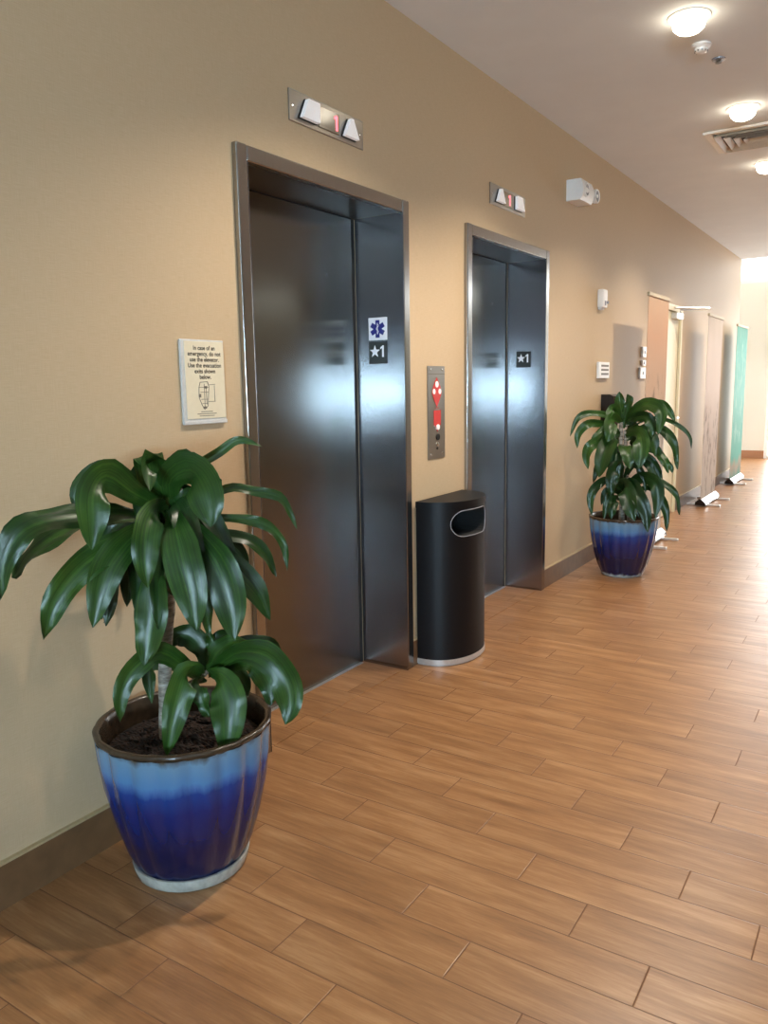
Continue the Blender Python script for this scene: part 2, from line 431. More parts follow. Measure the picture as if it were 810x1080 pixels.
# service door behind the first banner
e = bpy.data.objects.new('door_1', None); C.objects.link(e); e.location = (0, (DOOR[0]+DOOR[1])/2, 0); struct(e)
m = MB()
for a, b in ((DOOR[0]-.06, DOOR[0]), (DOOR[1], DOOR[1]+.06)): m.box(0.0003, 0.022, a, b, 0, DH+.06)
m.box(0.0003, 0.022, DOOR[0], DOOR[1], DH, DH+.06)
m.build('door_frame', M['cream'], e)
m = MB(); m.rbox(-0.05, -0.004, DOOR[0]+.004, DOOR[1]-.004, 0.008, DH-.004, .003); m.build('door_panel', M['cream'], e)
m = MB(); m.lathe([(0.024, -0.004), (0.024, 0.006)], (0, DOOR[1]-.07, 1.02), 'x', 20, cap1=True)
m.tube([(0.0, DOOR[1]-.07, 1.02), (0.05, DOOR[1]-.07, 1.02), (0.055, DOOR[1]-.12, 1.02), (0.052, DOOR[1]-.18, 1.02)], .009, 8)
m.build('door_handle', M['alu'], e, True)
m = MB(); m.rbox(-0.004, 0.055, DOOR[1]-.34, DOOR[1]-.06, DH-.075, DH-.015, .006); cl = m.build('door_closer', M['alu'], e)
m = MB(); m.tube([(0.04, DOOR[1]-.15, DH-.012), (0.04, DOOR[1]-.15, DH+.02), (0.31, DOOR[1]-.08, DH+.025)], .010, 8)
m.tube([(0.31, DOOR[1]-.08, DH+.025), (0.022, DOOR[1]-.32, DH+.03)], .010, 8); m.build('closer_arm', M['alu'], cl, True)

# ------------------------------------------------------------------ lifts
def elevator(y0, y1, label, keyhole):
    t = thing('elevator_entrance', label, 'elevator', (0, (y0+y1)/2, 0), 'stainless elevator entrances')
    m = MB(); m.box(-0.29, -0.25, y0+.0305, y1-.0305, 0.006, EH-.008)
    d = m.build('door_panel', M['steel'], t)
    k = MB(); k.lathe([(0.008, -0.2499), (0.008, -0.247), (0.0035, -0.247)], (0, y1-.237, 1.916), 'x', 16)
    k.lathe([(0.0001, -0.2475), (0.0037, -0.2475)], (0, y1-.237, 1.916), 'x', 12, 1)
    kh = k.build('keyhole', [M['chrome'], M['hole']], d)
    for a, b in ((y0+.0005, y0+.03), (y1-.03, y1-.0005)):
        m = MB()
        m.box(-0.249, 0.0212, a if a < y0+.02 else b-.002, (a+.002) if a < y0+.02 else b, 0, EH-.003)
        # dark shadow gap strip where the panel slides behind the jamb
        ya, yb = (a+.002, b) if a < y0+.02 else (a, b-.002)
        m.box(-0.30, -0.252, ya, yb, 0, EH-.003, 1)
        m.build('jamb', [M['jamb'], M['darkgap']], t)
    m = MB(); m.box(-0.25, -0.012, y0+.003, y1-.003, EH-.0025, EH-.0005); m.box(-0.29, -0.2505, y0+.031, y1-.031, EH-.0075, EH-.0005, 1)
    m.build('soffit', [M['soffit'], M['darkgap']], t)
    # face frame, mitred profile standing proud of the wall
    for a, b in ((y0-FW_, y0+.0004), (y1-.0004, y1+FW_)):
        m = MB(); m.rbox(-0.012, 0.022, a, b, 0, EH+FW_, .006, 0, 3); soft(m.build('frame_upright', M['frame'], t, True, 89))
    m = MB(); m.rbox(-0.012, 0.0208, y0+.0027, y1-.0027, EH-.0026, EH+FW_-.001, .006, 0, 3); soft(m.build('frame_header', M['frame'], t, True, 89))
    m = MB(); m.box(-0.30, -0.005, y0+.031, y1-.031, 0.0, 0.004); m.box(-0.249, -0.23, y0+.031, y1-.031, 0.004, 0.0055, 1)
    m.build('sill', [M['floor'], M['alu']], t)
    return t
elevator(*E[0], 'near stainless elevator doorway between potted plant and black bin', True)
elevator(*E[1], 'farther stainless elevator doorway just right of the black bin', True)

# hall lanterns above the lifts
def lantern(yc, zc, label, first):
    t = thing('hall_lantern', label, 'indicator', (0, yc, zc-.057), 'position indicators above the elevators')
    m = MB(); m.rbox(-0.001, 0.006, yc-.245, yc+.245, zc-.057, zc+.057, .002, 0, 1)
    for s in (-1, 1): m.lathe([(0.005, 0.006), (0.004, 0.0075), (0.0001, 0.008)], (0, yc+s*.222, zc), 'x', 12, 1)
    m.build('face_plate', [M['plate'], M['chrome']], t)
    tri = [(-.048, -.036), (.048, -.036), (.008, .036), (-.008, .036)]
    trap = [(-.055, -.036), (.050, -.036), (.050, .036), (-.018, .036)]
    for s, poly in ((-1, trap if first else tri), (1, tri if first else [(-x, y) for x, y in trap])):
        m = MB(); m.prism([(p[0]*1.06, p[1]*1.06) for p in poly], (0, yc+s*.135, zc), (0, 1, 0), (0, 0, 1), (1, 0, 0), 0.006, 0.012, 1)
        m.prism(poly, (0, yc+s*.135, zc), (0, 1, 0), (0, 0, 1), (1, 0, 0), 0.012, 0.030, 0)
        m.build('lantern_lens', [M['lantern'], M['darkgap']], t)
    m = MB(); m.rbox(0.006, 0.011, yc-.070, yc+.070, zc-.040, zc+.040, .002, 0, 1); sc = m.build('display', M['screen'], t)
    m = MB(); yd = yc+(.048 if first else .01); m.box(0.0112, 0.0117, yd-.006, yd+.006, zc-.028, zc+.028); m.box(0.0112, 0.0117, yd-.016, yd-.006, zc+.014, zc+.024)
    m.build('digit', M['redlit'], sc)
lantern(2.722, 2.457, 'steel indicator panel with red digit above near elevator', True)
lantern(4.465, 2.458, 'steel indicator panel with pale arrows above farther elevator', False)

# plates on the jambs
def star(n, r0, r1, rot=PI/2):
    return [((r0 if i % 2 == 0 else r1)*math.cos(rot+PI*i/n), (r0 if i % 2 == 0 else r1)*math.sin(rot+PI*i/n)) for i in range(2*n)]
def number_plate(xc, yj, zc, label):
    t = thing('floor_number_plate', label, 'sign', (xc, yj, zc-.052), 'floor number plates on elevator jambs')
    m = MB(); m.rbox(xc-.052, xc+.052, yj-.004, yj-.0003, zc-.052, zc+.052, .001, 0, 1); m.build('plate', M['plblack'], t)
    m = MB(); m.prism(star(5, .030, .0125), (xc-.017, yj, zc+.006), (1, 0, 0), (0, 0, 1), (0, -1, 0), 0.004, 0.0052)
    m.build('star', M['plwhite'], t)
    m = MB(); m.prism([(.024, -.020), (.034, -.020), (.034, .034), (.027, .034), (.014, .024), (.014, .017), (.024, .022)], (xc, yj, zc), (1, 0, 0), (0, 0, 1), (0, -1, 0), .004, .0052); m.build('numeral', M['plwhite'], t)
JY0, JY1 = E[0][1]-.0025, E[1][1]-.0025
number_plate(-.125, JY0, 1.568, 'black plate with white star and 1 below blue medical star')
number_plate(-.128, JY1, 1.566, 'black star and 1 plate on the farther elevator jamb')
t = thing('medical_star_plate', 'white plate with six-armed navy medical star on near jamb', 'sign', (-.125, JY0, 1.628))
m = MB(); m.rbox(-.177, -.073, JY0-.004, JY0-.0003, 1.6275, 1.733, .001, 0, 1); m.build('plate', M['plwhite'], t)
m = MB()
for i in range(3):
    a = PI/2+i*PI/3; ux = Vector((math.cos(a), 0, math.sin(a))); uy = Vector((-math.sin(a), 0, math.cos(a)))
    m.prism([(-.041, -.0115), (.041, -.0115), (.041, .0115), (-.041, .0115)], (-.125, JY0, 1.680), ux, uy, (0, -1, 0), .004, .0050+.0001*i)
m.build('medical_star', M['navy'], t)
m = MB(); m.tube([(-.125, JY0-.0056, 1.655), (-.125, JY0-.0056, 1.708)], .0018, 6)
m.tube([(-.125+.007*math.sin(i*.9), JY0-.0058, 1.660+.004*i) for i in range(11)], .0013, 6); m.build('staff_emblem', M['plwhite'], t)

# call station
yc, z0, z1 = 3.594, 1.036, 1.506
t = thing('call_station', 'tall steel call panel with red symbols between the elevators', 'call panel', (0, yc, z0))
m = MB(); m.rbox(0.0003, 0.006, yc-.089, yc+.089, z0, z1, .002, 0, 1)
m.box(0.006, 0.0063, yc-.086, yc+.086, z1-.042, z1-.039, 1)
for sy in (-1, 1):
    for zz in (z0+.025, z1-.018): m.lathe([(0.006, 0.006), (0.005, 0.0075), (0.0001, 0.008)], (0, yc+sy*.06, zz), 'x', 12, 2)
m.build('face_plate', [M['plate'], M['inkgrey'], M['chrome']], t)
m = MB(); m.prism([(0, .075), (.036, .030), (.050, -.005), (.028, -.04), (0, -.075), (-.028, -.04), (-.050, -.005), (-.036, .030)], (0, yc, 1.374), (0, 1, 0), (0, 0, 1), (1, 0, 0), .006, .0078)
s_ = m.build('fire_symbol', M['red'], t)
m = MB()
for dy, dz, r in ((0, .040, .016), (-.030, .004, .014), (.030, .004, .014)):
    m.lathe([(r, .0078), (r*.95, .0095), (.0001, .010)], (0, yc+dy, 1.374+dz), 'x', 20)
m.build('white_disc', M['pale'], s_)
m = MB(); m.prism([(-.036, .045), (.036, .045), (.036, -.030), (.020, -.034), (0, -.065), (-.020, -.034), (-.036, -.030)], (0, yc+.004, 1.238), (0, 1, 0), (0, 0, 1), (1, 0, 0), .006, .0082)
m.box(.006, .0078, yc-.016, yc+.02, 1.294, 1.2975)
rp = m.build('red_panel', M['red'], t)
m = MB(); m.lathe([(.014, .006), (.014, .014), (.011, .016), (.0001, .0165)], (0, yc+.004, 1.197), 'x', 20); m.build('call_button', M['pale'], t)
m = MB(); m.lathe([(.017, .006), (.017, .011), (.014, .012)], (0, yc+.008, 1.146), 'x', 20, 0); m.lathe([(.0001, .0115), (.0145, .0115)], (0, yc+.008, 1.146), 'x', 20, 1)
m.build('key_switch', [M['ink'], M['hole']], t)
m = MB(); m.lathe([(.010, .006), (.010, .010), (.0001, .011)], (0, yc+.004, 1.109), 'x', 16, 0); m.lathe([(.007, .006), (.007, .009), (.0001, .0095)], (0, yc+.004, 1.088), 'x', 16, 1)
m.build('lock_cylinder', [M['chrome'], M['ink']], t)

# evacuation notice
y0, y1, z0, z1 = 1.866, 2.066, 1.296, 1.577
yc = (y0+y1)/2
t = thing('evacuation_sign', 'ivory emergency notice sign on wall above the near plant', 'sign', (0, yc, z0))
m = MB(); m.rbox(.0003, .010, y0, y1, z0, z1, .003); m.rbox(.010, .014, y0, y1, z0, z0+.012, .001, 0, 1); m.build('sign_back', M['acrylic'], t)
m = MB(); m.rbox(.0101, .0125, y0+.014, y1-.004, z0+.018, z1-.006, .0009, 0, 1); m.build('sign_face', M['sign'], t)
m = MB()
for i, ln in enumerate(('In case of an', 'emergency, do not', 'use the elevator.', 'Use the evacuation', 'exits shown', 'below.')):
    text_into(m, ln, .0200, (0, yc+.004, z1-.034-.0192*i), (0, 1, 0), (0, 0, 1), (1, 0, 0), .0129, bold=.0004)
m.build('lettering', M['ink'], t)
m = MB()
for i, wd in enumerate((.055, .09, .07)):
    m.box(.0125, .0128, yc+.004-wd/2, yc+.004+wd/2, z0+.040-i*.007, z0+.0425-i*.007)
m.build('fine_print', M['inkgrey'], t)
m = MB(); zc = z0+.095
def ln(a, b, r=.0011, mi=0): m.tube([(.0128, yc+a[0], zc+a[1]), (.0128, yc+b[0], zc+b[1])], r, 5, mi)
plan = [(-.028, .03), (-.022, .045), (.012, .047), (.018, .030), (.014, .0), (.010, -.035), (-.006, -.046), (-.018, -.03), (-.03, -.005)]
for i in range(len(plan)): ln(plan[i], plan[(i+1) % len(plan)])
for a, b in (((-.026, .028), (.018, .028)), ((-.022, .012), (.016, .012)), ((-.004, .04), (-.004, -.04)), ((-.02, -.012), (.012, -.012)), ((.004, .03), (.006, -.03)), ((-.016, -.026), (.010, -.026)), ((.016, .036), (.048, .038)), ((.044, .034), (.044, -.02)), ((.012, -.020), (.046, -.020))): ln(a, b, .0009)
m.box(.0125, .0130, yc-.002, yc+.010, zc+.024, zc+.032); m.box(.0125, .0130, yc-.012, yc+.004, zc-.044, zc-.036); m.box(.0125, .0130, yc-.03, yc-.02, zc-.006, zc+.006)
m.build('floor_plan', M['inkgrey'], t)

# emergency light
t = thing('emergency_light', 'white twin-head emergency light high on wall right of elevators', 'emergency light', (0, 5.53, 2.62))
m = MB(); N = 8
poly = [(-0.001, 2.622), (-0.001, 2.757), (0.098, 2.757)]+[(0.098+.022*math.sin(PI*i/10), 2.757-.135*i/10) for i in range(1, 10)]+[(0.098, 2.622)]
m.prism(poly, (0, 5.425, 0), (1, 0, 0), (0, 0, 1), (0, 1, 0), 0, .225); m.build('housing', M['white'], t, True, 25)
for yy, out in ((5.500, False), (5.712, True)):
    m = MB()
    c = (0.104, yy, 2.692) if not out else (0.105, yy, 2.688)
    m.lathe([(.030, -.03), (.046, -.01), (.048, .014), (.042, .020), (.036, .016)], c, 'x', 24, 0)
    m.lathe([(.036, .016), (.0001, .012)], c, 'x', 24, 1)
    m.lathe([(.012, .013), (.010, .019), (.0001, .020)], c, 'x', 12, 2)
    if out: m.tube([(.06, 5.63, 2.688), (.085, 5.71, 2.688)], .025, 10)
    m.build('lamp_head', [M['white'], M['grey'], M['white']], t, True)

# white wall sensor
t = thing('wall_sensor', 'small white sensor box high on the wall beyond emergency light', 'sensor', (0, 6.19, 1.966))
m = MB(); m.rbox(.0003, .05, 6.135, 6.235, 1.97, 2.105, .008); m.rbox(.0003, .03, 6.15, 6.22, 1.955, 1.97, .003)
m.build('housing', M['white'], t, True)
m = MB(); m.rbox(.05, .055, 6.165, 6.185, 1.985, 2.02, .002, 0, 1); m.rbox(.05, .062, 6.205, 6.23, 2.0, 2.02, .002, 0, 1); m.build('sensor_window', M['grey'], t)
# lined wall plate
t = thing('room_sign', 'square white wall plate with three dark text lines', 'sign', (0, 6.29, 1.436))
m = MB(); m.rbox(.0003, .022, 6.16, 6.42, 1.436, 1.562, .004); m.build('plate', M['white'], t)
m = MB()
for i in range(3): m.box(.0222, .024, 6.21, 6.39, 1.535-i*.032-.009, 1.535-i*.032+.006)
m.build('text_bar', M['inkgrey'], t)
# switches by the service door, behind the first banner
for lab, a, b, c, d, nm in (('white switch plate, topmost of three left of first banner', 7.40, 7.54, 1.62, 1.715, 'switch_plate'), ('slim white switch plate, middle of three left of first banner', 7.40, 7.52, 1.545, 1.595, 'switch_plate'), ('white switch plate with dark button, lowest left of first banner', 7.34, 7.54, 1.43, 1.53, 'switch_plate')):
    t = thing(nm, lab, 'switch', (0, (a+b)/2, c), 'switch plates left of the first banner')
    m = MB(); m.rbox(.0003, .02, a, b, c, d, .004); m.build('plate', M['white'], t)
    m = MB(); m.rbox(.02, .026, (a+b)/2-.012, (a+b)/2+.012, (c+d)/2-.014, (c+d)/2+.014, .002, 0, 1); m.build('button', M['grey'], t)
# black dispenser
t = thing('wall_dispenser', 'glossy black wall dispenser half hidden behind the farther plant', 'dispenser', (0, 6.36, 1.03))
m = MB(); poly = [(0.0003, 1.03), (0.0003, 1.31), (.07, 1.31), (.10, 1.295), (.108, 1.25), (.10, 1.10), (.085, 1.03)]
m.prism(poly, (0, 6.29, 0), (1, 0, 0), (0, 0, 1), (0, 1, 0), 0, .16); m.build('housing', M['gloss'], t, True, 20)
m = MB(); m.rbox(.085, .112, 6.32, 6.42, 1.24, 1.275, .004); m.build('badge', M['chrome'], t)
m = MB(); m.rbox(.01, .09, 6.31, 6.43, 1.015, 1.03, .004); m.build('nozzle_tray', M['gloss'], t)

# ------------------------------------------------------------------ ceiling fittings
LY = [1.11, 2.6, 4.09, 5.58, 7.08, 8.58, 10.08, 11.58]
def ceiling_light(x, y, label):
    t = thing('ceiling_light', label, 'ceiling light', (x, y, ZC), 'recessed ceiling downlights')
    m = MB(); m.lathe([(.076, -.0005), (.076, -.007), (.094, -.004), (.095, -.0003)], (x, y, ZC), 'z', 40); m.build('trim_ring', M['trimw'], t, True)
    m = MB(); m.lathe([(.074, -.003), (.075, -.025), (.068, -.048), (.050, -.064), (.026, -.073), (.0001, -.075)], (x, y, ZC), 'z', 32); m.build('lens', M['lens'], t, True)  # lens domed below the ceiling, shape standing in for the lamp's bloom
ceiling_light(1.06, 4.09, 'brightest ceiling downlight, nearest, beside smoke detector')
ceiling_light(1.06, 5.58, 'lit ceiling downlight directly before the air vent')
ceiling_light(1.00, 7.08, 'ceiling downlight beyond air vent, cut by right photo edge')
t = thing('smoke_detector', 'white domed smoke detector on the ceiling under nearest downlight', 'smoke detector', (1.043, 4.445, ZC))
m = MB(); m.lathe([(.0001, .001), (.046, .001), (.046, -.009), (.040, -.016), (.033, -.020)], (1.043, 4.445, ZC), 'z', 32); m.build('mount_base', M['white'], t, True)
m = MB(); m.lathe([(.033, -.020), (.032, -.030), (.026, -.037), (.014, -.041), (.0001, -.0415)], (1.043, 4.445, ZC), 'z', 32)
for i in range(10):
    a = 2*PI*i/10; m.box(1.043+.029*math.cos(a)-.003, 1.043+.029*math.cos(a)+.003, 4.445+.029*math.sin(a)-.003, 4.445+.029*math.sin(a)+.003, ZC-.035, ZC-.028, 1)
m.build('sensing_head', [M['white'], M['ink']], t, True)
t = thing('ceiling_sprinkler', 'small dark fire sprinkler on the ceiling past smoke detector', 'sprinkler', (1.079, 4.686, ZC))
m = MB(); m.lathe([(.0001, .001), (.034, .001), (.032, -.006), (.014, -.008)], (1.079, 4.686, ZC), 'z', 24); m.build('escutcheon', M['grey'], t, True)
m = MB(); m.lathe([(.012, -.008), (.010, -.012), (.005, -.014), (.005, -.018), (.016, -.019), (.016, -.020), (.0001, -.020)], (1.079, 4.686, ZC), 'z', 16); m.build('deflector', M['inkgrey'], t, True)
# four way air vent
vx0, vx1, vy0, vy1 = .75, 1.36, 5.96, 6.52
t = thing('air_vent', 'square louvred air vent in the ceiling beyond second downlight', 'vent', ((vx0+vx1)/2, (vy0+vy1)/2, ZC))
def sqring(m, o, i, z0, z1, mi=0):
    a = [(vx0+o, vy0+o, ZC+z0), (vx1-o, vy0+o, ZC+z0), (vx1-o, vy1-o, ZC+z0), (vx0+o, vy1-o, ZC+z0)]
    b = [(vx0+i, vy0+i, ZC+z1), (vx1-i, vy0+i, ZC+z1), (vx1-i, vy1-i, ZC+z1), (vx0+i, vy1-i, ZC+z1)]
    m.add(a+b, [(k, (k+1) % 4, 4+(k+1) % 4, 4+k) for k in range(4)], mi)
m = MB(); sqring(m, 0, .004, -.0005, -.014); sqring(m, .004, .05, -.014, -.014); sqring(m, .05, .055, -.014, -.001); m.build('frame', M['trimw'], t)
for i in range(4):
    o = .055+i*.055; m = MB(); sqring(m, o+.028, o, -.004, -.030); sqring(m, o, o+.003, -.030, -.030); sqring(m, o+.003, o+.031, -.030, -.004); m.build('louvre', M['grille'], t)
m = MB(); m.box(vx0+.05, vx1-.05, vy0+.05, vy1-.05, ZC-.0028, ZC-.0006); m.build('duct_opening', M['duct'], t)

# ------------------------------------------------------------------ half-round bin
by, bw, bd, bh = 3.605, 0.246, 0.222, 0.842
t = thing('trash_bin', 'black half-round waste bin standing between the two elevators', 'trash bin', (0.02, by, 0))
def dpoly(w, d, x0=0.016, n=40):
    return [(x0+d*(max(0, math.sin(PI*i/n)))**0.78, -w*math.cos(PI*i/n)) for i in range(n+1)]
def dsurf(y, d=bd, w=bw):   # front surface x at offset y from the centre
    c = max(-1, min(1, -y/w)); a = math.acos(c); return 0.016+d*(max(0, math.sin(a)))**0.78
m = MB(); m.prism(dpoly(bw, bd), (0, by, 0), (1, 0, 0), (0, 1, 0), (0, 0, 1), .034, bh-.03)
body = m.build('bin_body', [M['black'], M['hole']], t, True, 40)
sy, sz, sl, sr = -0.035, 0.728, 0.085, 0.066
cap = [(sl*(1 if abs(a) < PI/2 else -1)+sr*math.cos(a), sr*math.sin(a)) for a in [-PI/2+1e-4+(PI-2e-4)*i/12 for i in range(13)]] + [(-sl+sr*math.cos(a), sr*math.sin(a)) for a in [PI/2+1e-4+(PI-2e-4)*i/12 for i in range(13)]]
k = MB(); k.prism(cap, (0, by+sy, sz), (0, 1, 0), (0, 0, 1), (1, 0, 0), .06, .40, 0)
cut = k.build('bin_cutter', [M['hole']])
md = body.modifiers.new('slot', 'BOOLEAN'); md.operation = 'DIFFERENCE'; md.object = cut; md.solver = 'EXACT'; md.material_mode = 'TRANSFER'
cut.location = -Vector((0, 0, 0))
dg = bpy.context.evaluated_depsgraph_get(); dg.update()
nm = bpy.data.meshes.new_from_object(body.evaluated_get(dg), depsgraph=dg)
body.modifiers.clear(); body.data = nm
bpy.data.objects.remove(cut)
m = MB()
ring = []
for q in range(len(cap)):
    (a, b), (c_, d_) = cap[q], cap[(q+1) % len(cap)]
    steps = 10 if math.hypot(c_-a, d_-b) > .05 else 1
    for s2 in range(steps): ring.append((a+(c_-a)*s2/steps, b+(d_-b)*s2/steps))
m.tube([(dsurf(sy+p[0])+.0015, by+sy+p[0], sz+p[1]) for p in ring], .0022, 6, closed=True)
m.build('slot_rim', M['grey'], t, True)
m = MB(); m.prism(dpoly(bw+.006, bd+.006), (0, by, 0), (1, 0, 0), (0, 1, 0), (0, 0, 1), bh-.03, bh)
lid = m.build('lid', M['black'], t, True, 40)
m = MB(); m.prism(dpoly(bw-.006, bd-.006), (0, by, 0), (1, 0, 0), (0, 1, 0), (0, 0, 1), 0.0, .008); m.prism(dpoly(bw+.003, bd+.003), (0, by, 0), (1, 0, 0), (0, 1, 0), (0, 0, 1), .008, .034)
plab(m.build('base_band', M['band'], t, True, 40), 'shiny chrome base band')

# ------------------------------------------------------------------ roll-up banners
def banner(x, y0, y1, mat, label, lean=0.0):
    yc = (y0+y1)/2
    t = thing('roll_up_banner', label, 'banner stand', (x, yc, 0), 'roll-up banners along the wall')
    H = 2.10
    m = MB(); m.box(x-.002, x+.002, y0+.008, y1-.008, .075, H-.005); m.build('printed_sheet', mat, t)
    m = MB(); m.rbox(x-.012, x+.012, y0, y1, H-.012, H+.018, .004); plab(m.build('top_rail', M['railtop'], t), 'cream top rail')
    m = MB()
    poly = [(-.055, .022), (-.05, .055), (-.012, .085), (.010, .085), (.048, .05), (.055, .022)]
    m.prism(poly, (x, y0+.014, 0), (1, 0, 0), (0, 0, 1), (0, 1, 0), 0, y1-y0-.028); cs = m.build('base_cassette', M['alu'], t)
    for a in (y0, y1-.014):
        m = MB(); m.prism([(p[0]*1.08, (p[1]-.05)*1.08+.05) for p in poly], (x, a, 0), (1, 0, 0), (0, 0, 1), (0, 1, 0), 0, .014); plab(m.build('end_cap', M['gloss'], cs), 'black end cap')
    for yy in (y0+.13, y1-.13):
        m = MB(); m.rbox(x-.17, x+.19, yy-.018, yy+.018, 0, .022, .004); m.build('foot', M['alu'], t)
    m = MB(); m.tube([(x-.03, yc, .06), (x-.03, yc, H+.03)], .009, 8); m.build('support_pole', M['inkgrey'], t, True)
banner(.240, 6.68, 7.36, M['b1'], 'salmon and pale roll-up banner behind the farther potted plant')
banner(.20, 9.30, 10.12, M['b2'], 'blush white roll-up banner, second of the three along wall')
banner(.15, 11.40, 12.25, M['b3'], 'mint green roll-up banner, farthest down the hall')

# ------------------------------------------------------------------ potted corn plants
def cr(P, u):
    n = len(P)-1; x = u*n; i = min(int(x), n-1); t = x-i
    p0 = P[max(i-1, 0)]; p1 = P[i]; p2 = P[i+1]; p3 = P[min(i+2, n)]
    if i == 0: p0 = p1*2-p2
    if i+2 > n: p3 = p2*2-p1
    return 0.5*((2*p1)+(p2-p0)*t+(2*p0-5*p1+4*p2-p3)*t*t+(3*p1-p0-3*p2+p3)*t**3)

class Plant:
    def __init__(s, base):
        s.b = Vector(base); d = CAM-s.b; d.z = 0; s.dir = d.normalized(); s.rgt = Vector((-s.dir.y, s.dir.x, 0))
    def at(s, px, py, t):
        r = ray(px, py)
        for _ in range(60):
            k = (s.b+s.dir*t-CAM).dot(s.dir)/r.dot(s.dir); p = CAM+r*k
            if p.x > 0.045: return p
            t += 0.02
        return p
    def leaf(s, mb, P, w, face=0.9, tw=0.0, fold=0.18, wav=0.004, segs=18):
        L = len(P); ph = random.random()*6
        pts = [cr(P, i/segs) for i in range(segs+1)]
        o = len(mb.v); mb.nl = getattr(mb, 'nl', 0)+1; wav = wav*random.uniform(.5, 2.2); tw += random.uniform(-.25, .25)
        N = (s.dir*face+Vector((0, 0, 1))*(1-face)*1.2+s.rgt*tw+Vector((random.uniform(-.22, .22) for _ in range(3)))).normalized()
        prev = None; NW = 7
        for i, p in enumerate(pts):
            u = i/segs
            T = (pts[min(i+1, segs)]-pts[max(i-1, 0)]).normalized()
            S = T.cross(N)
            if S.length < .15 and prev: S = prev.copy()
            elif prev: S = (S.normalized()*.5+prev*.5)
            S.normalize()
            if prev and S.dot(prev) < 0: S = -S
            prev = S; n = S.cross(T).normalized()
            if n.dot(N) < 0: n = -n
            prof = min(1.0, .28+1.9*u) * (1-max(0, (u-.5)/.5)**2.3)**.8
            hw = max(w*.465*prof, .0009)
            for j in range(NW):
                q = j/(NW-1)*2-1
                off = n*(-(1-abs(q))*hw*fold*2 - q*q*hw*.12 + (abs(q)**3)*wav*1.5*math.sin(u*17+ph+q*2))
                mb.v.append(p+S*(q*hw)+off); mb.uv[len(mb.v)-1] = (j/(NW-1)*.98+.01+mb.nl, u+ph)
        for i in range(segs):
            for j in range(NW-1):
                a = o+i*NW+j; mb.f.append((a, a+1, a+NW+1, a+NW)); mb.mi.append(0)

def pot(t, c, sc, withsaucer):
    x, y = c; H = .458*sc
    prof = [(0, .140), (.012, .152), (.05, .158), (.2, .183), (.4, .209), (.6, .229), (.8, .241), (.92, .245)]
    N = 18
    mod = lambda a, h: 1+.045*abs(math.sin(a*N/2))*min(1, max(0, (h-.01)*14)) - .012
    m = MB(); m.lathe([(r*sc, z*H) for z, r in prof]+[(.248*sc, .965*H)], (x, y, 0), 'z', N*8, mod=mod, cap0=True)
    e = m.build('pot', mat_glaze(H), t, True, 60)
    m = MB(); m.lathe([(.246*sc, .955*H), (.253*sc, .975*H), (.254*sc, .99*H), (.249*sc, H), (.240*sc, H), (.233*sc, .985*H), (.229*sc, .90*H), (.222*sc, .76*H)], (x, y, 0), 'z', N*8, mod=lambda a, h: 1+.010*abs(math.sin(a*N/2)))
    plab(m.build('rim', M['rim'], e, True, 60), 'dark brown glazed rim')
    m = MB(); rr = .221*sc; zs = .84*H
    vs = [Vector((x, y, zs+.012))]; fs = []
    for i in range(1, 9):
        for k in range(40):
            a = 2*PI*k/40; r = rr*i/8
            vs.append(Vector((x+r*math.cos(a), y+r*math.sin(a), zs+.012*(1-i/8)+random.uniform(-.006, .008)*(i < 8))))
    for k in range(40): fs.append((0, 1+k, 1+(k+1) % 40))
    for i in range(7):
        for k in range(40): fs.append((1+i*40+k, 1+(i+1)*40+k, 1+(i+1)*40+(k+1) % 40, 1+i*40+(k+1) % 40))
    m.add(vs, fs)
    for _ in range(90):      # bark chips
        a = random.random()*6.28; r = rr*.93*math.sqrt(random.random()); q = random.random()*3.14; l = random.uniform(.012, .03)
        p = Vector((x+r*math.cos(a), y+r*math.sin(a), zs+.012*(1-r/rr)+.005)); d = Vector((math.cos(q), math.sin(q), random.uniform(-.2, .2)))*l
        m.tube([p-d, p+d], random.uniform(.003, .006), 5)
    m.build('soil', M['soil'], t)
    if withsaucer:
        m = MB(); m.lathe([(.158*sc, .030), (.162*sc, .038), (.168*sc, .042), (.173*sc, .040), (.172*sc, .030), (.166*sc, .006), (.160*sc, .0005), (.10, .0005)], (x, y, 0), 'z', 64)
        plab(m.build('saucer', M['saucer'], e, True, 60), 'pale glassy saucer ring under the pot')
    return H

def build_plant(name, label, c, sc, canes, crowns, saucer, extra=()):
    t = thing(name, label, 'potted plant', (c[0], c[1], 0), 'broad-leaved plants in blue glazed pots')
    H = pot(t, c, sc, saucer)
    P = Plant((c[0], c[1], 0))
    for pts, r0, r1 in canes:
        W = [P.at(*q) for q in pts]; W[0].z = min(W[0].z, .84*H+.01)
        line = [cr(W, i/14) for i in range(15)]
        m = MB(); m.tube(line, [r0+(r1-r0)*i/14+.0012*math.sin(i*2.2) for i in range(15)], 12); m.build('trunk', M['bark'], t, True, 60)
    for leaves, mt in crowns:
        m = MB()
        for lf in leaves:
            pts, w = lf[0], lf[1]; kw = lf[2] if len(lf) > 2 else {}
            P.leaf(m, [P.at(*q) for q in pts], w, **kw)
        for pt, w in (extra if lf is leaves[-1] and mt == 'leafdark' else ()):
            P.leaf(m, [Vector(p) for p in pt], w, face=.6)
        m.build('foliage', M[mt], t, True, fixn=False)
    return t

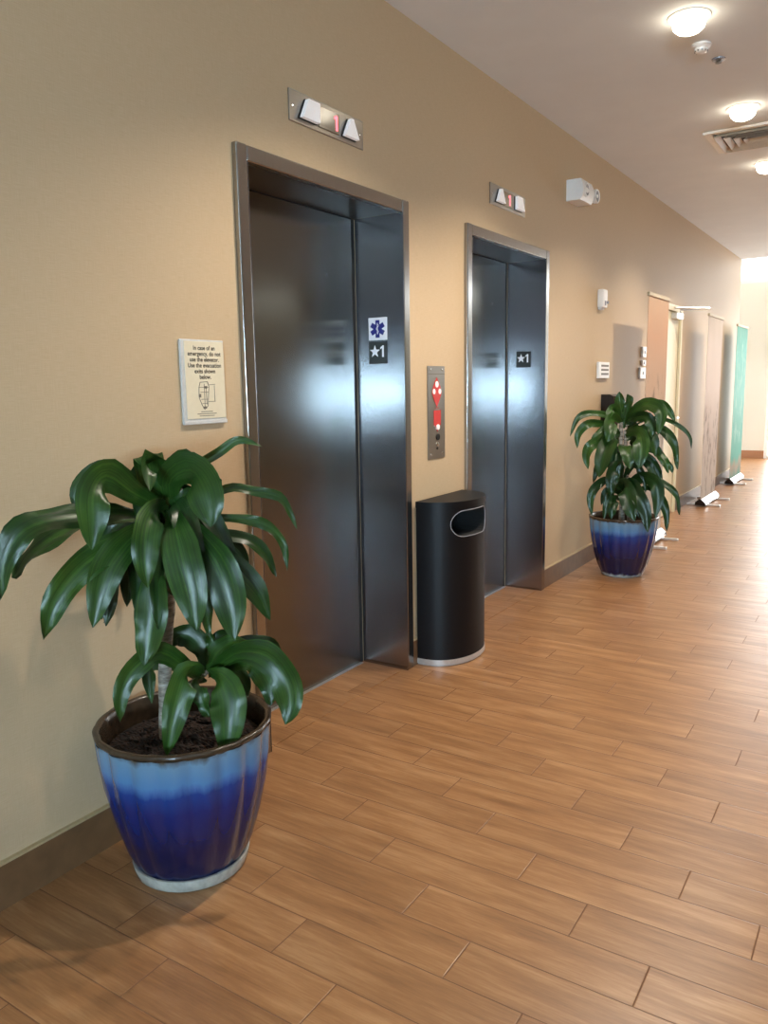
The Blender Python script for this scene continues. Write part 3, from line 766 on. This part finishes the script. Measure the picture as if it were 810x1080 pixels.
# crown leaves: each entry = control points (traced bearing, depth towards the viewer in metres), width in metres
U1 = [
    ([(170, 545, .02), (130, 540, .10), (72, 543, .20), (26, 556, .26), (4, 590, .27), (1, 632, .26)], .080, dict(face=.55)),
    ([(165, 552, .0), (110, 545, .08), (70, 556, .14), (32, 582, .18), (14, 610, .18)], .075, dict(face=.45)),
    ([(172, 535, .06), (143, 520, .14), (116, 502, .20), (100, 520, .26), (98, 552, .28), (97, 580, .28)], .098, dict(face=.92)),
    ([(170, 530, .0), (140, 510, .02), (112, 495, .05), (84, 512, .06), (78, 535, .06)], .075, dict(face=.6)),
    ([(170, 555, .05), (143, 565, .14), (118, 592, .19), (106, 622, .21), (98, 662, .21)], .092, dict(face=.95)),
    ([(168, 560, .03), (138, 568, .12), (92, 594, .20), (60, 632, .23), (46, 675, .23)], .084, dict(face=.85)),
    ([(165, 565, -.02), (120, 575, .0), (85, 600, .03), (62, 628, .05), (52, 650, .05)], .070, dict(face=.6)),
    ([(176, 530, .05), (165, 537, .15), (156, 560, .21), (153, 590, .23), (156, 620, .23)], .080, dict(face=1.0)),
    ([(168, 585, .04), (161, 610, .12), (159, 645, .15), (156, 675, .16), (152, 702, .16)], .094, dict(face=1.0)),
    ([(180, 535, .06), (184, 556, .16), (192, 590, .22), (202, 630, .24), (207, 665, .24)], .108, dict(face=1.0)),
    ([(188, 545, .05), (212, 572, .15), (232, 605, .20), (243, 640, .22), (247, 676, .22)], .112, dict(face=.95)),
    ([(190, 545, .02), (225, 582, .08), (252, 603, .11), (272, 625, .12), (285, 654, .12)], .082, dict(face=.8)),
    ([(178, 540, .0), (165, 520, .06), (158, 492, .09), (157, 484, .16), (158, 518, .21)], .085, dict(face=.9)),
    ([(182, 538, .02), (178, 510, .08), (196, 497, .14), (212, 512, .20), (220, 535, .22), (222, 556, .22)], .118, dict(face=.92)),
    ([(182, 530, .0), (197, 500, .0), (231, 477, .0), (252, 464, .0), (277, 471, .0)], .030, dict(face=.85)),
    ([(188, 535, .0), (222, 522, .0), (246, 514, .0), (270, 518, .0), (295, 524, .0), (306, 540, .0), (313, 558, .0)], .032, dict(face=.8)),
    ([(188, 545, .0), (228, 546, .0), (262, 548, .0), (284, 556, .0), (299, 574, .0), (303, 602, .0)], .034, dict(face=.8)),
    ([(188, 548, -.02), (224, 562, -.03), (262, 568, -.03), (282, 586, -.03), (291, 608, -.03)], .046, dict(face=.8)),
    ([(183, 535, .0), (178, 510, .02), (186, 488, .05), (197, 484, .08), (204, 500, .1)], .062, dict(face=.9)),
    ([(186, 532, -.04), (205, 522, -.05), (226, 510, -.06), (234, 506, -.06)], .05, dict(face=.8)),
    ([(188, 590, .0), (205, 610, .05), (216, 640, .07), (221, 672, .07)], .05, dict(face=.9)),
    ([(182, 540, -.05), (178, 505, -.04), (160, 492, -.06), (145, 502, -.08), (136, 522, -.08)], .07, dict(face=.8)),
    ([(185, 538, .04), (196, 525, .08), (205, 530, .1), (207, 548, .11)], .06, {}),
    ([(175, 538, .03), (160, 525, .06), (150, 532, .08), (146, 552, .08)], .06, {}),
]
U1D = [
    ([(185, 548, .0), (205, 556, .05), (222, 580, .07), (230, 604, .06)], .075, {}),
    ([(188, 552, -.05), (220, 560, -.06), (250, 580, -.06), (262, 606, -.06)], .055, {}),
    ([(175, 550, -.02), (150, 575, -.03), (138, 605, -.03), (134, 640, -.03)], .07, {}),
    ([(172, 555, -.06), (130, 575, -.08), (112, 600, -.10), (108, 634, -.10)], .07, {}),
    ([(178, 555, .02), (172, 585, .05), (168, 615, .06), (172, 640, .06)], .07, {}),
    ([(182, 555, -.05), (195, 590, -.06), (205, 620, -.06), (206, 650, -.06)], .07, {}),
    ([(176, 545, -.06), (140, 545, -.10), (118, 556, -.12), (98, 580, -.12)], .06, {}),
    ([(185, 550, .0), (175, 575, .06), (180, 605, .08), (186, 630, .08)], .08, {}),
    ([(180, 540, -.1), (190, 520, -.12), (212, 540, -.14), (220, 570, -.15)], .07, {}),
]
L1 = [
    ([(216, 708, .0), (214, 688, .0), (202, 672, -.01), (186, 671, -.02), (180, 684, -.03)], .075, dict(face=.8)),
    ([(214, 712, .04), (204, 708, .12), (194, 722, .16), (184, 755, .18), (176, 798, .18)], .088, dict(face=.95)),
    ([(221, 712, .05), (230, 718, .12), (240, 738, .16), (241, 765, .18), (238, 797, .18)], .112, dict(face=1.0)),
    ([(219, 708, .0), (236, 686, .02), (262, 675, .02), (286, 677, .02), (299, 692, .02)], .035, dict(face=.7)),
    ([(222, 708, .04), (250, 690, .12), (280, 694, .18), (300, 718, .21), (306, 744, .21), (301, 764, .21)], .098, dict(face=.85)),
    ([(219, 710, .02), (226, 690, .05), (240, 678, .07), (262, 676, .08)], .062, dict(face=.6)),
    ([(214, 714, .0), (200, 706, .05), (170, 688, .10), (142, 706, .14), (128, 732, .15), (127, 762, .15)], .066, dict(face=.9)),
    ([(212, 718, -.04), (185, 702, -.05), (160, 700, -.05), (157, 718, -.05), (160, 742, -.05)], .05, dict(face=.9)),
    ([(222, 712, .0), (256, 696, .05), (274, 704, .06), (284, 724, .06), (286, 744, .06)], .085, dict(face=.85)),
    ([(216, 714, .03), (210, 722, .08), (212, 740, .10), (221, 756, .10)], .052, {}),
    ([(220, 712, -.03), (240, 705, -.06), (256, 715, -.06), (262, 735, -.06)], .05, {}),
    ([(220, 706, .0), (224, 690, .0), (232, 672, -.02), (246, 668, -.03)], .05, dict(face=.7)),
    ([(218, 706, .0), (222, 680, .0), (219, 664, .0)], .03, {}),
]
X1 = []
for i in range(16):        # short inner leaves filling the crown all round
    a = 2*PI*i/16+random.uniform(-.2, .2); L = random.uniform(.16, .27); up = random.uniform(.0, .07)
    o_ = Vector((.262, 1.525, 1.02+random.uniform(-.05, .06))); pts = []
    for q in range(5):
        u = q/4; rr = L*(u if u < .7 else .7+(u-.7)*.5)
        pts.append((max(.06, o_.x+rr*math.cos(a)), o_.y+rr*math.sin(a), o_.z+up*math.sin(u*PI)*1.6-.24*u*u))
    X1.append((pts, random.uniform(.055, .085)))
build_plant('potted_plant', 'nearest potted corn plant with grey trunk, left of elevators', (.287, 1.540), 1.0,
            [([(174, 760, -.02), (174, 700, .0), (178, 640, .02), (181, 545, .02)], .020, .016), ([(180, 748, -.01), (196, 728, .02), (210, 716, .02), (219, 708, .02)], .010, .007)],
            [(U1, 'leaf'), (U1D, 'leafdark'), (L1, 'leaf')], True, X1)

def B(*q): return [(600+x/4.693, 390+y/4.693, t) for x, y, t in q]
U2 = [
    (B((250, 250, 0), (215, 230, .1), (120, 213, .2), (45, 238, .25), (6, 330, .25)), .055, dict(face=.8)),
    (B((250, 300, 0), (180, 270, .1), (95, 268, .2), (45, 320, .2), (42, 390, .2)), .065, dict(face=.8)),
    (B((250, 360, 0), (200, 340, .1), (115, 370, .2), (84, 420, .2), (95, 492, .2)), .085, dict(face=.85)),
    (B((255, 320, .05), (222, 325, .15), (180, 390, .25), (160, 460, .28), (148, 534, .28)), .135, {}),
    (B((258, 260, .05), (230, 235, .12), (208, 265, .2), (205, 310, .24), (188, 360, .24)), .105, {}),
    (B((262, 280, 0), (262, 220, 0), (252, 160, .02), (250, 108, .02)), .085, {}),
    (B((270, 290, 0), (282, 220, .02), (300, 150, .04), (290, 120, .05)), .06, {}),
    (B((270, 260, 0), (330, 185, .05), (390, 152, .08), (432, 150, .1)), .055, dict(face=.75)),
    (B((285, 250, .05), (360, 175, .15), (430, 180, .22), (458, 225, .25), (440, 325, .26)), .105, {}),
    (B((290, 240, 0), (390, 180, .05), (455, 168, .1), (498, 208, .12), (526, 258, .12)), .065, dict(face=.8)),
    (B((300, 290, 0), (400, 240, .05), (490, 250, .1), (560, 288, .12), (600, 335, .12), (606, 390, .12)), .032, {}),
    (B((300, 320, 0), (390, 280, .05), (470, 300, .12), (525, 380, .15), (536, 492, .15)), .075, {}),
    (B((280, 310, .05), (330, 310, .18), (355, 350, .25), (356, 420, .28), (345, 490, .28)), .125, {}),
    (B((260, 370, .05), (270, 375, .2), (290, 410, .26), (298, 450, .28), (302, 492, .28)), .10, {}),
    (B((300, 400, 0), (400, 370, .05), (460, 430, .1), (482, 470, .12), (492, 512, .12)), .065, {}),
    (B((310, 420, 0), (410, 400, .02), (470, 450, .05), (505, 480, .05), (512, 512, .05)), .05, {}),
    (B((255, 330, 0), (215, 290, .1), (170, 300, .14), (130, 340, .16), (110, 400, .16)), .07, {}),
    (B((280, 330, .02), (330, 300, .1), (400, 320, .16), (425, 370, .18), (428, 430, .18)), .09, {}),
    (B((262, 260, .02), (240, 200, .06), (222, 190, .1), (200, 215, .14), (190, 260, .15)), .07, {}),
    (B((285, 260, .02), (320, 240, .1), (380, 235, .15), (410, 280, .17), (412, 340, .17)), .09, {}),
]
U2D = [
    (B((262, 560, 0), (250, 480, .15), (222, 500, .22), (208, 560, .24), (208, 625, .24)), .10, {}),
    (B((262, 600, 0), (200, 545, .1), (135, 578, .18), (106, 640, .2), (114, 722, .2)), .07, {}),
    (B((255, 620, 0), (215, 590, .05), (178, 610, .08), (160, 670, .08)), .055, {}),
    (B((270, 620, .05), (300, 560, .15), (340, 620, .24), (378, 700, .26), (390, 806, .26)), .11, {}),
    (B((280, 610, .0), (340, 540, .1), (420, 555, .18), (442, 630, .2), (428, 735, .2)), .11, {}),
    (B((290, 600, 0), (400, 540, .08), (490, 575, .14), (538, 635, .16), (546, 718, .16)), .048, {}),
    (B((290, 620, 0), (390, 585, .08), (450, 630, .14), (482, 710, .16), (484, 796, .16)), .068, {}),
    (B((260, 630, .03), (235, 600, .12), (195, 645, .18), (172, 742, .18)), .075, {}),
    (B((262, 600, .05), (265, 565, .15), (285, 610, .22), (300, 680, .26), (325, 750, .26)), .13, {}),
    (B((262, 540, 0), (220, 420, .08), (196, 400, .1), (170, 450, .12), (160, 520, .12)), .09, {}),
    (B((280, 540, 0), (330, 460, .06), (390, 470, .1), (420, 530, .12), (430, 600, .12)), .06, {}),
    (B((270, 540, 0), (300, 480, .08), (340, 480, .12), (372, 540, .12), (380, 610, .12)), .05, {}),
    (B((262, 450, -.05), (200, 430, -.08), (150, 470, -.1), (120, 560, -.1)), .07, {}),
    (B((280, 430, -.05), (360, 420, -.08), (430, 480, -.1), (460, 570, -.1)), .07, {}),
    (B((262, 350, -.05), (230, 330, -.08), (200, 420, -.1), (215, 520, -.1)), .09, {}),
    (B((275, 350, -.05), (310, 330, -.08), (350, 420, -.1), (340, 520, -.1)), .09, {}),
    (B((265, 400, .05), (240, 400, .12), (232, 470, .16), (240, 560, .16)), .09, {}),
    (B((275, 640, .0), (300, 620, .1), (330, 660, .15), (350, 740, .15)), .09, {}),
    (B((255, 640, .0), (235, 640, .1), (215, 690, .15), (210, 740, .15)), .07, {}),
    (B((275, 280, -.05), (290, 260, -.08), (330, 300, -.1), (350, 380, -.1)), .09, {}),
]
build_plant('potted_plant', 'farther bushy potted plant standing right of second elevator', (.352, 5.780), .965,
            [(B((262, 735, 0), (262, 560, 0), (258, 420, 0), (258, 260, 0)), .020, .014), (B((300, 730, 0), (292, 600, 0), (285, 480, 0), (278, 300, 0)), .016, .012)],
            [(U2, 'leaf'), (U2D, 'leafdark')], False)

# ------------------------------------------------------------------ light
W_ = bpy.data.worlds.new('world'); bpy.context.scene.world = W_; W_.use_nodes = True
nt = W_.node_tree; bg = nt.nodes['Background']
sky = nt.nodes.new('ShaderNodeTexSky'); sky.sky_type = 'HOSEK_WILKIE'; sky.turbidity = 3
nt.links.new(sky.outputs[0], bg.inputs[0]); bg.inputs['Strength'].default_value = 0.6

def spot(x, y, power, size=130, blend=0.6, col=(1.0, 0.885, 0.75), r=0.06):
    l = bpy.data.lights.new('downlight_and_fill_lamp', 'SPOT'); l.energy = power; l.spot_size = math.radians(size); l.spot_blend = blend; l.color = col; l.shadow_soft_size = r; l.use_shadow = True
    o = bpy.data.objects.new('downlight_and_fill_lamp', l); C.objects.link(o); o.location = (x, y, ZC-.14); return o
for y in LY[1:]: spot(1.06 if y != 7.08 else 1.0, y, (60 if y > 5 else 100) if y > 3 else 96, r=.03)
for y in (3.5, 7.5): spot(4.6, y, 45)  # unseen lobby spots added as fill, lifting the bounce onto the ceiling

def area(x, y, z, sx, sy, rot, power, col):
    l = bpy.data.lights.new('daylight_and_fill', 'AREA'); l.shape = 'RECTANGLE'; l.size = sx; l.size_y = sy; l.energy = power; l.color = col
    o = bpy.data.objects.new('daylight_and_fill', l); C.objects.link(o); o.location = (x, y, z); o.rotation_euler = rot; return o
area(1.6, 15.40, 1.45, 2.8, 2.4, (-PI/2, 0, 0), 46, (1.0, .98, .95))     # far entrance glazing, facing -y
area(1.5, 13.9, 4.3, 6.5, 2.4, (0, 0, 0), 18, (1.0, .97, .92))           # added overhead fill for the far hall, no skylight above it
l = bpy.data.lights.new('far_wall_fill', 'SPOT'); l.energy = 1000; l.spot_size = math.radians(17); l.spot_blend = .8; l.shadow_soft_size = .1  # added spot that whitens the lower far wall, no sunlit opening behind it
o = bpy.data.objects.new('far_wall_fill', l); C.objects.link(o); o.location = (6.5, 12.9, 1.9)
o.rotation_euler = (Vector((-.6, 15.5, .8))-Vector(o.location)).to_track_quat('-Z', 'Y').to_euler()

sc = bpy.context.scene
sc.view_settings.view_transform = 'Standard'
sc.view_settings.look = 'None'
sc.view_settings.exposure = 0.38
sc.view_settings.gamma = 1.0
sc.cycles.max_bounces = 8
sc.cycles.sample_clamp_indirect = 6.0
